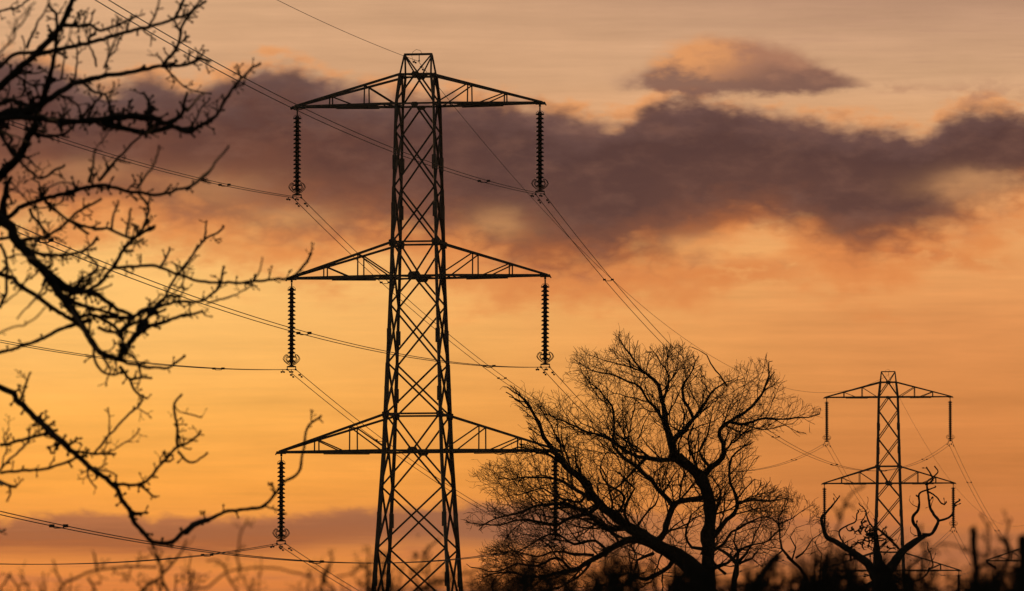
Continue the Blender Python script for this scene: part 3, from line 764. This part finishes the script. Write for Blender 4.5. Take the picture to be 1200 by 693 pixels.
# ---------------- full crowns
def inside(poly, x, y):
    c = False; n = len(poly)
    for i in range(n):
        (x1,y1),(x2,y2) = poly[i], poly[i-1]
        if (y1 > y) != (y2 > y) and x < (x2-x1)*(y-y1)/(y2-y1)+x1: c = not c
    return c
def grow_tree(root, D, trunk_pts, limbs, poly, seed, L1=2.7, gap=.145, out=.5, mat_b=M_BARK, mat_t=M_TWIG, sc=1.0, dens=1.0):
    """traced trunk and limbs, then three further orders of branching that zigzag outwards and upwards inside the crown"""
    rng = random.Random(seed); inv = root.location.copy(); S_ = []; LP = []
    cx = sum(p[0] for p in poly)/len(poly); base = at(cx, max(p[1] for p in poly)-10, D)-inv
    def addlimb(pts, w0, w1, dd, name, sides=9):
        d0 = D
        if S_:
            q = min(S_, key=lambda a: (a[0]-pts[0][0])**2+(a[1]-pts[0][1])**2); d0 = q[2]
        Q = spline(pts, .25*F/D); ph = rng.random()*99; pos = []; rad = []; n = len(Q)
        for i, p in enumerate(Q):
            f = i/max(1, n-1)
            d = d0 + dd*(f**.8) + (mnoise.noise(Vector((i*.3, ph, 2)))*.25 if i else 0)
            k = 3.6 if i else 0
            x = p[0] + k*mnoise.noise(Vector((i*.30, ph, 7))) + 1.6*mnoise.noise(Vector((i*.9, ph, 27))); y = p[1] + k*mnoise.noise(Vector((i*.30, ph, 17))) + 1.6*mnoise.noise(Vector((i*.9, ph, 37)))
            w = (w0 + (w1-w0)*f**.75)*(1+.34*mnoise.noise(Vector((i*.75, ph, 3))))
            r = max(w*.5*d/F, .006); S_.append((x, y, d)); pos.append(at(x, y, d)-inv); rad.append(r)
        m = MB(); m.tube(pos, rad, sides); m.build(name, mat_b, root, True)
        if name != 'trunk': LP.append((pos, rad))
    addlimb(trunk_pts[0], trunk_pts[1], trunk_pts[2], 0, 'trunk', 14)
    for pts, w0, w1, dd in limbs: addlimb(pts, w0, w1, dd, 'limb')
    bb = MB(); tw = MB(); G = rng.gauss
    def ok(p):
        q = p + inv; return inside(poly, 600+q.x/q.y*F, HZ-(q.z-EYE)/q.y*F)
    def grow(p, v, ln, r, lvl):
        """lvl 3 = side branch, 2 = branchlet, 1 = twig, 0 = twig tip"""
        if not ok(p) and rng.random() < .7: return
        seg = (.17, .20, .24, .28)[lvl]*sc; n = max(2, int(ln/seg)); P = [p]; rr = [r]; zig = 1; q = p; turn = 0
        side = Vector((G(0,1), G(0,1), G(0,1))).normalized()
        rad_dir = (p-base); rad_dir.z = max(rad_dir.z, 0); rad_dir.normalize()
        for i in range(n):
            f = (i+1)/n
            trop = rad_dir*.05 + Vector((0,0,.055 if lvl < 3 else .02))
            v = (v + side*(zig*.27) + trop + Vector((G(0,.13), G(0,.13), G(0,.13)))).normalized(); zig = -zig if rng.random() < .8 else zig
            q = q + v*seg*rng.uniform(.8,1.2); rr.append(max(r*(1-.68*f), .0068)); P.append(q)
            if lvl and rng.random() < (0, .70, .82, .84)[lvl]*dens and (f > .15 or lvl < 3):
                az_ = rng.uniform(.55, 1.15); sd = v.cross(Vector((G(0,1), G(0,1), G(0,1)))).normalized()
                v2 = (v*math.cos(az_) + sd*math.sin(az_)).normalized()
                grow(q, v2, ln*(1-.45*f)*(rng.uniform(.35,.68) if lvl == 3 else rng.uniform(.28,.56)), rr[-1]*rng.uniform(.6,.78), lvl-1)
            if not ok(q): break
        (bb if r > .013 else tw).tube(P, rr, 4 if r > .013 else 3, False)
    for pos, rad in LP:
        acc = rng.uniform(0, gap); tot = sum((b-a).length for a, b in zip(pos, pos[1:])); go_ = 0
        for i in range(1, len(pos)):
            sl = (pos[i]-pos[i-1]).length; acc += sl; go_ += sl
            if acc < gap*(1.9 if rad[i] > .14 else 1) or rad[i] > .30: continue
            acc = rng.uniform(-.12, .1); v = (pos[i]-pos[i-1]).normalized()
            o_ = pos[i]-base; o_.z = max(o_.z, .3); o_.normalize()
            sd = v.cross(Vector((G(0,1), G(0,1), G(0,1)))).normalized(); a_ = rng.uniform(.6, 1.2)
            v2 = (v*math.cos(a_) + sd*math.sin(a_) + o_*out*.6).normalized()
            f = go_/tot; ln = L1*(.45+.75*math.sin(math.pi*min(1, f*.75+.15)))*rng.uniform(.5, 1.15)
            grow(pos[i], v2, ln, min(rad[i]*.6, rng.choice((.045,.06,.085))*sc)*rng.uniform(.6,1), 3 if ln > 1.0*sc else 2)
        for k in range(3 if rad[-1] < .07 else 0):
            v = (pos[-1]-pos[-2]).normalized() + Vector((G(0,.35), G(0,.35), G(0,.35)))
            grow(pos[-1], v.normalized(), L1*rng.uniform(.3,.6), rad[-1]*.8, 2)
    bb.build('branches', mat_b, root, True, 'stuff'); tw.build('twigs', mat_t, root, False, 'stuff')

DO = 230.0
oak = empty('bare_tree', at(828, 700, DO)); oak.location.z = 0
tag(oak, 'big spreading leafless tree with twisting limbs, between the two pylons', 'tree')
gy = HZ + EYE/DO*F
trunkpts = [(832, gy+6), (830, 760), (829, 712), (829, 690), (829, 665), (830, 640)]
L = []
def q(pts, w0, w1, dd=0): L.append((pts, w0*1.1/2.214, w1/2.214, dd))
q(CD((640,600),(642,560),(645,480),(625,410),(590,370),(560,345)), 34, 30, .3)
q(CD((560,345),(545,310),(530,260),(524,210),(510,160),(480,130),(455,95),(430,60),(412,35)), 22, 3, 1.5)
q(CD((645,720),(628,672),(600,632),(560,600),(500,568),(440,530),(390,490),(350,455),(330,420)), 54, 18, -1.5)
q(CD((330,420),(300,390),(268,368),(240,330),(215,290),(190,240),(160,190),(118,163)), 20, 3, -2)
q(CD((622,405),(650,375),(680,345),(680,310),(670,275),(700,252),(740,230),(770,200),(792,150),(798,100)), 17, 3, 1.5)
q(CD((700,255),(730,262),(790,240),(850,250),(900,240),(930,232)), 8, 2.5, 1.5)
q(CD((505,568),(530,540),(540,490),(552,464),(590,455),(632,450)), 17, 14, 1.2)
q(CD((548,470),(525,445),(505,425),(480,390),(440,360),(410,330),(395,300),(400,260),(390,210),(360,170)), 13, 4, 2)
q(CD((545,345),(560,300),(590,265),(620,220),(650,180),(690,150)), 14, 3, -1.5)
q(CD((550,350),(520,355),(480,350),(430,325),(390,300),(330,280),(280,258),(235,240)), 13, 3, -2)
q(CD((545,310),(575,285),(600,240),(580,200),(575,170),(600,120),(610,95)), 15, 3, 2.5)
q(CD((530,260),(500,215),(470,165),(430,150),(390,130),(340,120)), 9, 3, -1)
q(CD((648,560),(670,535),(690,510),(715,470),(710,430),(700,390),(700,350),(730,320)), 14, 4, -1.2)
q(CD((715,465),(760,455),(800,460),(840,452)), 8, 2.5, -1)
q(CD((490,570),(430,562),(380,590),(340,610),(290,638),(230,650),(180,657),(120,645),(60,655)), 20, 3, -2)
q(CD((430,528),(390,535),(350,512),(290,472),(220,468),(150,490),(95,505),(60,525)), 16, 3, 1.5)
q(CD((350,455),(300,430),(250,400),(190,395),(130,405)), 13, 3, 2.5)
q(CD((360,465),(330,490),(290,500),(240,520),(160,505),(100,520),(20,515)), 12, 2.5, -3)
q(CD((300,390),(250,350),(200,335),(150,320),(100,340)), 9, 2.5, 1)
q(CD((645,585),(600,580),(585,550),(595,500),(620,480)), 10, 3, -2)
q(CD((440,530),(430,470),(450,430),(430,400),(400,380)), 10, 3, -2.5)
q(CD((480,350),(450,380),(430,400),(390,430)), 9, 3, 1)
q(CD((520,205),(540,150),(520,100),(500,70)), 7, 2.5, .5)
q(CD((690,160),(660,120),(640,80),(600,60)), 5, 2, .5)
q(CD((645,370),(620,330),(640,290),(650,240)), 8, 3, -1.5)
q(CD((345,600),(300,600),(250,590),(200,600),(120,590)), 8, 2.5, 1)
q(CD((500,595),(460,610),(450,640),(440,680)), 9, 3, -1)
q(CD((650,520),(665,480),(670,440),(650,400)), 9, 4, 2)
q(CD((560,600),(520,640),(480,660),(430,650),(380,670),(330,700)), 14, 4, 1.5)
q(CD((600,640),(560,665),(530,700)), 12, 6, -1)
q(CD((380,590),(350,560),(300,570),(250,545),(190,560),(140,600)), 9, 3, -1.2)
q(CD((290,640),(250,610),(200,630),(150,620),(90,640),(30,630)), 8, 2.5, 1.4)
q(CD((340,610),(300,660),(240,690),(180,700)), 8, 3, -1.5)
q(CD((640,600),(680,570),(700,540),(740,520),(790,500)), 11, 3, 1.2)
q(CD((645,640),(690,620),(720,590),(760,570),(800,560)), 11, 3, -1.4)
q(CD((450,535),(470,500),(500,470),(510,430)), 8, 3, 1.6)
q(CD((400,500),(420,450),(380,420),(360,380),(370,340)), 9, 3, -2.2)
q(CD((330,425),(310,460),(260,450),(210,430),(150,440)), 8, 3, -2)
poly = CD((258,150),(285,100),(312,62),(345,80),(385,68),(412,22),(440,40),(480,75),(540,60),(580,55),(610,88),(650,150),(690,125),(745,100),(795,90),(830,165),(880,200),(930,225),(905,280),(850,300),(790,290),(745,300),(770,350),(745,400),(800,420),(860,460),(840,500),(830,560),(820,620),(800,700),(600,720),(200,720),(0,700),(60,640),(50,590),(130,560),(60,530),(10,515),(40,470),(100,470),(20,400),(60,370),(120,345),(190,300),(175,250),(118,165),(200,180),(235,185))
grow_tree(oak, DO, (trunkpts, 30, 14), L, poly, 11)

# ---------------- two lesser trees right of it
def qq(pts, w0, w1, dd=0): L.append((pts, w0/4, w1/4, dd))
s1t = empty('bare_tree', at(862, 720, 215.)); s1t.location.z = 0; g2 = HZ+EYE/215*F
tag(s1t, 'small leafless tree with a stout short trunk just right of the big tree trunk', 'tree')
L = []
qq(CG((650,400),(620,370),(590,345),(555,325),(560,290)), 22, 6, 1)
qq(CG((665,395),(690,350),(720,310),(740,260),(770,220)), 18, 4, -1)
qq(CG((655,400),(660,350),(640,300),(655,240),(690,200)), 16, 4, .5)
qq(CG((600,450),(560,420),(540,380),(570,340)), 14, 4, -1)
qq(CG((668,400),(720,390),(760,350),(800,340)), 12, 3, 1)
poly = [(826,690),(832,655),(838,625),(846,600),(862,588),(880,584),(900,592),(915,600),(918,625),(905,650),(900,690),(860,700)]
grow_tree(s1t, 215., ([(858,g2+5),(859,740),(860,700),(861,680),(863,656)], 17, 6), L, poly, 3, L1=1.7, gap=.11, sc=.8)
s2t = empty('bare_tree', at(935, 720, 222.)); s2t.location.z = 0; g2 = HZ+EYE/222*F
tag(s2t, 'slender twiggy leafless tree between the big tree and the dead tree', 'tree')
L = []
qq(CG((905,385),(870,340),(858,290),(855,240),(850,190),(880,140),(895,70)), 13, 2, 1)
qq(CG((855,245),(820,190),(780,180),(740,150),(700,120)), 8, 2, -1)
qq(CG((930,375),(980,340),(1010,290),(1060,255)), 11, 2, -1)
qq(CG((856,215),(910,200),(950,180),(990,150)), 7, 2, .6)
qq(CG((915,385),(925,330),(900,280),(930,230),(980,215)), 8, 2, 1.5)
qq(CG((870,340),(830,370),(800,400),(770,440)), 8, 2, -1.5)
poly = [(872,600),(880,585),(900,578),(925,572),(950,590),(965,605),(975,625),(968,650),(960,690),(900,700),(880,690),(884,650),(880,625),(868,612)]
grow_tree(s2t, 222., ([(960,g2+5),(958,740),(952,700),(942,675),(930,660),(922,652)], 8, 4), L, poly, 4, L1=1.9, gap=.10, sc=.8)

# ---------------- dead stag-headed tree in front of the distant pylon
DD = 205.0
dt_ = empty('dead_tree', at(1040, 760, DD)); dt_.location.z = 0; g2 = HZ+EYE/DD*F
tag(dt_, 'dead stag-headed tree with bare crooked limbs in front of the distant pylon', 'tree')
Dd = Woody(dt_, M_DEAD, DD, 8, .55)
e = 5.21
def dl(pts, w0, w1, dd=0, spur=.25, spurlen=5, name='limb', **k): Dd.limb(pts, w0/e, w1/e, DD+dd, spur, spurlen, step=2.2, spurw=.5, name=name, sides=9, **k)
dl([(1038,g2+6),(1037,780),(1037,735)]+CE((505,700),(500,660)), 235, 150, 0, 0, name='trunk')
dl(CE((504,690),(498,650),(488,600),(476,545),(462,490)), 172, 42, 0, 0)
dl(CE((470,560),(464,480),(458,420),(455,360),(445,320)), 70, 18, -.3, .5, 6)
dl(CE((445,320),(410,270),(395,230),(385,195),(350,160)), 14, 6, .5, .7, 6)
dl(CE((480,670),(440,590),(400,525),(340,480),(270,430),(200,390),(150,362),(130,310),(120,245),(150,210),(200,150),(226,118)), 72, 7, -1, .7, 7)
dl(CE((298,512),(290,470),(255,405),(225,330),(280,292),(328,266),(335,222),(346,205)), 14, 8, .8, .3)
dl(CE((290,445),(320,435),(340,470),(390,500)), 10, 12, .5, .2)
dl(CE((500,680),(530,575),(570,510),(620,445),(690,392),(745,352)), 92, 30, .6, .5, 7)
dl(CE((745,352),(795,335),(830,265),(805,225),(780,180),(772,130),(768,75),(765,40),(800,15),(785,-20),(760,-55)), 24, 9, 1.2, .25)
dl([(1084.5,568.8),(1088,562),(1093,559.5),(1099,553),(1097,549),(1095,546)], 9, 8, 1.2, 0)
dl(CE((828,265),(880,250),(915,225),(925,180),(935,155),(965,137)), 16, 9, 1.2, .2)
dl(CE((722,365),(705,310),(680,280),(675,240),(710,195),(714,140),(716,98),(760,75),(820,58)), 26, 8, -.8, .45, 6)
dl(CE((770,85),(820,118),(850,155),(868,163),(878,152)), 10, 9, 1.4, .2)
dl(CE((600,445),(560,400),(520,355),(480,325),(440,300)), 13, 10, -1.4, .5, 6)
dl(CE((560,600),(610,625),(650,642),(710,625),(760,590),(775,560)), 16, 10, .4, .3)
dl(CE((775,560),(800,535),(792,490),(785,465),(770,440),(768,400)), 10, 6, .4, .5)
dl(CE((500,470),(540,432),(570,425)), 8, 4, 0, .7, 6)
dl(CE((100,700),(115,560),(110,520),(118,470),(95,430),(78,395)), 8, 5, -2, .3)
dl(CE((450,640),(380,670),(300,700)), 40, 36, .8, 0)
rgd = random.Random(31); cd_ = [a for a in Dd.S if a[1] > 590 and a[3] > .8]
for k in range(44):
    a = rgd.choice(cd_); x, y = a[0], a[1]; an = rgd.uniform(-2.9, -.2); P = [(x, y)]; ln = rgd.uniform(6, 20)
    for i in range(4): x += math.cos(an)*ln/4; y += math.sin(an)*ln/4; an += rgd.gauss(0, .5); P.append((x, y))
    Dd.limb(P, min(a[3]*.4, 1.5), .5, a[2]+rgd.uniform(-.5,.5), .8, 4, step=2.2, spurw=.3, dstart=a[2], sides=5, name='branchlet')
# tangled ivy stems clinging round the middle stem
iv = MB(); rng = random.Random(4)
for k in range(46):
    a = rng.uniform(0, 6.28); x, y = 440+rng.gauss(-25,42), 345+rng.gauss(0,48); P = []; an = rng.uniform(0,6.28); d = DD+rng.uniform(-.9,.9)
    for i in range(8):
        P.append((940+x/e, 560+y/e, d)); an += rng.gauss(0,.75); x += math.cos(an)*11; y += math.sin(an)*9 - 1; d += rng.gauss(0,.06)
    iv.tube([at(*p)-dt_.location for p in P], [r*rng.uniform(.7,1.2) for r in (.036,.036,.034,.03,.026,.022,.016,.01)], 4)
iv.build('ivy_stems', M_TWIG, dt_, True, 'stuff')

# ---------------- the hedge close to the camera, well out of focus
def shrub(px, d, label, seed, stems, name='hedge_shrub', auto=(), group='shrubs along the near hedge', cat='shrub'):
    r = empty(name, at(px, 900, d)); r.location.z = 0
    tag(r, label, cat, group)
    Wd = Woody(r, M_TWIG, d, seed, 1.2, 'stem', fat=1.1); gyy = HZ + EYE/d*F
    rg = random.Random(seed*7+1)
    for st in stems:
        pts, w0, w1 = st[0], st[1], st[2]; sp = st[3] if len(st) > 3 else .6; sl2 = st[4] if len(st) > 4 else 12
        if pts[0][1] > 686:
            x0 = pts[0][0]; pts = [(px+(x0-px)*.3, gyy+6), (px+(x0-px)*.55, (gyy+pts[0][1])/2+100), (x0+(px-x0)*.10, pts[0][1]+70)] + pts
            Wd.limb(pts, max(w0*1.5, w0+2), w1, d+rg.uniform(-.8,.8), sp, sl2, fromf=.60, dstart=d, step=6)
        else: Wd.limb(pts, w0, w1, None, sp, sl2, step=6)
    for x0, x1, n, yt, ys, w in auto:      # upright shoots of the trimmed top
        for i in range(n):
            x = rg.uniform(x0, x1); c_ = mnoise.noise(Vector((x*.035, 3.3, yt*.01)))
            y = yt - 6 - 34*c_ + abs(rg.gauss(0, ys))*1.3; lean = rg.gauss(0, 26)
            if c_ < -.16 and rg.random() < .5: continue
            pts = [(px+(x-px)*.3, gyy+6), (px+(x-px)*.6, 1000), (x-lean, 760), (x-lean*.4, 715), (x, y)]
            Wd.limb(pts, w*2, w*rg.uniform(.35,.8), d+rg.uniform(-1,1), 1.5, 17, fromf=.55, dstart=d, step=7)
    return r
_shrub = shrub
def shrub(px, d, label, seed, stems, auto=(), **k):
    auto = list(auto) + [(a[0]-20, a[1]+20, int(a[2]*(.3 if px < 820 else .7)), a[3]+9, a[4]*.8, 3.8) for a in auto] + [(a[0]-15, a[1]+15, int(a[2]*1.1), a[3]-24, a[4]+12, 2.3) for a in auto]
    return _shrub(px, d, label, seed, stems, auto=auto, **k)
shrub(40, 19, 'blurred bare hedge shrub at the bottom left picture corner', 21,
  [(CC((0,700),(12,670),(32,640)), 4, 2.2), (CC((60,700),(50,670),(30,650)), 3, 2), (CC((90,700),(80,670),(60,640)), 2.5,1.5)], auto=[(-20,75,4,692,5,3)])
shrub(150, 18, 'blurred bare shrub with arching stems under the lowest wires at the left', 22,
  [(CC((180,700),(240,650),(300,628),(370,620),(480,618)), 4, 2.4, .8), (CC((190,670),(165,600)), 2.4, 1.6,.3), (CC((300,630),(292,580)), 3, 2.2,.4,7),
   (CC((270,650),(290,680),(300,705)), 3, 2,.4), (CC((140,700),(130,640)), 2.2,1.4,.3)], auto=[(70,150,2,690,5,2.5)])
shrub(190, 20, 'blurred forked shrub stems rising to the crook of the drooping branch', 23,
  [(CC((495,700),(500,660),(498,620),(480,565)), 5, 2.4, .8), (CC((500,640),(540,600),(575,540)), 3.6, 1.8, .8), (CC((498,650),(460,670),(430,700)), 3.4, 2.6, .6), (CC((500,620),(460,560)), 3, 1.8, .3), (CC((500,660),(520,700)), 3.4,3,.3)],
  auto=[(150,235,3,678,7,2.6)])
shrub(270, 17, 'very blurred thin shrub with long horizontal sprays below the bottom left insulator', 24,
  [(CC((580,700),(640,682),(700,635),(790,620),(880,628),(960,650)), 3.4, 2.0, .6), (CC((740,640),(735,590),(742,520),(765,470)), 2.6, 1.6, .8, 8),
   (CC((700,635),(680,600),(640,600)), 2.4, 1.6,.4), (CC((700,640),(730,690)), 2.6, 2,.4), (CC((990,700),(1000,650),(1020,610)), 3,2,.5)], auto=[(240,345,3,685,6,2.4)])
shrub(390, 16, 'blurred shrub with a hooked dark stem left of the near pylon foot', 25,
  [(crop(320,540,4.53)((330,700),(280,660),(258,625),(270,590),(320,520)), 6, 2.6, .5), (crop(320,540,4.53)((330,620),(420,600),(480,560),(530,540)), 2.2, 1.4, .3), (CI((-230,212),(-215,190),(-210,170)), 3,2,.4)],
  auto=[(360,445,5,682,7,3)])
shrub(500, 15.5, 'blurred shrub with a long rising branch and withered leaves crossing the near pylon foot', 26,
  [(CH((190,545),(300,490),(380,462),(450,440),(550,408)), 4.5, 2.6, .9, 9), (CH((200,530),(180,470),(165,430)), 2.5,1.6,.6,8), (CH((180,440),(220,400),(250,330),(300,292)), 2.6, 1.8, .8,7)],
  auto=[(440,560,16,684,6,3.8)])
lf = MB(); rg = random.Random(9); sh = bpy.data.objects[[o.name for o in COL.objects if o.get('label','').startswith('blurred shrub with a long rising')][0]]
for (lx, ly, s) in ((190,362,15),(235,345,17),(222,352,12),(200,270,9),(170,432,10),(250,322,9)):
    x, y = 440+lx/4, 560+ly/4; s = s/4*15.5/F*1.3; c = at(x, y, 15.5)-sh.location
    a = Vector((rg.uniform(-1,1), rg.uniform(-1,1), rg.uniform(-.6,1))).normalized(); b = a.orthogonal().normalized(); n_ = a.cross(b)
    o = len(lf.v)
    prof = [(-1,0),(-.6,.5),(0,.75),(.6,.5),(1.1,0),(.6,-.5),(0,-.75),(-.6,-.5)]
    for sg in (-1, 1):
        for u_, v_ in prof: lf.v.append(c + a*(u_*s) + b*(v_*s) + n_*(s*(.25*v_*v_+.12*math.sin(u_*3)) + sg*.0006))
    lf.f.append(tuple(range(o, o+8))); lf.f.append(tuple(range(o+15, o+7, -1)))
    for i in range(8): lf.f.append((o+i, o+8+i, o+8+(i+1)%8, o+(i+1)%8))
lf.build('leaf_cluster', M_LEAF, sh)
shrub(640, 15, 'blurred dense shrub with upright cut stems under the left boughs of the big tree', 27,
  [(CH((455,545),(450,500)), 6, 4,.6), (CH((552,545),(548,500),(545,465)), 8, 6,.7), (CH((740,545),(742,450),(740,370)), 5, 3,1.2), (CH((780,545),(785,440),(792,350)), 4, 2,1.0), (CH((820,545),(815,480)), 7,5,.6),
   (CH((700,545),(650,400),(600,310)), 3.4,1.8,.6), (CH((935,545),(930,440)), 4, 2.4,.8)],
  auto=[(560,720,34,682,9,4)])
shrub(760, 15, 'blurred dense shrub with thick upright stubs below the big tree trunk', 28,
  [(CG((190,545),(188,480),(186,400)), 7, 4.5,.6), (CG((272,545),(262,460),(255,385)), 7, 5,.6), (CG((362,545),(362,480),(366,415)), 6.5, 5,.6), (CG((120,545),(95,470),(30,380)), 4, 2,.6), (CG((10,545),(0,470)), 6, 4,.6)],
  auto=[(700,830,36,682,8,4.4)])
shrub(890, 14.5, 'blurred shrub with a thick slanting cut-off stub right of the big tree trunk', 29,
  [(CG((690,560),(740,500),(780,440),(815,395),(850,362)), 10, 9.5,.3,8), (CG((905,545),(915,490)), 8, 5,.8), (CG((620,545),(700,500),(800,480)), 5,4,.8)],
  auto=[(820,960,42,680,8,4.6)])
shrub(990, 15, 'blurred shrub with a tall curved sprig bending right beside the dead tree', 30,
  [(CE((100,700),(140,520),(190,380),(240,240),(262,160),(295,100),(380,50)), 5, 2.4, .5, 9), (CE((260,180),(300,165),(320,200)), 3, 1.8,.5), (CE((210,700),(215,560),(195,450)), 4.5, 2,.9,10), (CE((265,700),(275,600),(268,530)), 9, 5,.9,10), (CE((180,700),(160,600)), 7,4,.8)],
  auto=[(955,1035,24,676,9,4.4)])
shrub(1080, 14, 'blurred shrub with a forked dark top between the dead tree and the tall stub', 31,
  [(crop(940,560,5.21)((735,700),(740,540),(745,480),(730,290)), 6, 2.6, 1.4, 10), (CE((745,520),(800,430),(850,400),(980,430)), 3, 2,.6), (CE((640,700),(660,610)), 8,5,.8), (CE((780,700),(790,600),(775,500)), 5,2.4,.8)],
  auto=[(1040,1120,24,674,10,4.4)])
CJ = crop(1130,570,5.63)
shrub(1142, 14, 'tall dark blurred cut stub sticking up left of the right edge pylon arm', 32,
  [(CJ((70,700),(78,560),(72,450),(62,350),(56,275)), 15, 8, .7, 10), (CJ((75,560),(120,520),(190,510)), 4.5, 3,.6), (CJ((80,470),(0,410)), 4,2,.5), (CJ((40,700),(30,600)), 5,3,.8)],
  auto=[(1115,1165,10,676,8,4)])
shrub(1175, 15.5, 'blurred twiggy shrub spreading in front of the arm of the right edge pylon', 33,
  [(CJ((200,700),(230,560),(290,460),(280,380),(240,340)), 4, 2.4, 1.3), (CJ((160,700),(150,500),(170,300),(110,190)), 3.4, 1.8, .8), (CJ((290,480),(280,300),(305,215)), 3.4, 1.8, .9), (CJ((240,600),(310,420),(260,350)), 4, 3, 1.2)],
  auto=[(1140,1215,46,664,12,3.4)])
shrub(1202, 14, 'thick blurred dark stem standing right at the right picture edge', 34,
  [(CJ((385,700),(388,560),(392,430),(386,325)), 18, 12, .7), (CJ((330,700),(340,640)), 8, 6,.8)],
  auto=[(1175,1230,16,670,10,4.5)])

# ---------------- thin evening air: far things are very slightly lifted and warmed
hz = MB(); hz.box((0, 800, 30), (3040, 3040, 62.0))
hm = bpy.data.materials.new('evening_haze'); hm.use_nodes = True; ht = hm.node_tree; ht.nodes.clear()
ho = ht.nodes.new('ShaderNodeOutputMaterial'); hv = ht.nodes.new('ShaderNodeVolumePrincipled')
hv.inputs['Color'].default_value = (.85,.80,.75,1); hv.inputs['Density'].default_value = .000022; hv.inputs['Anisotropy'].default_value = .75
ht.links.new(hv.outputs[0], ho.inputs['Volume'])
tag(hz.build('haze', hm), kind='stuff')
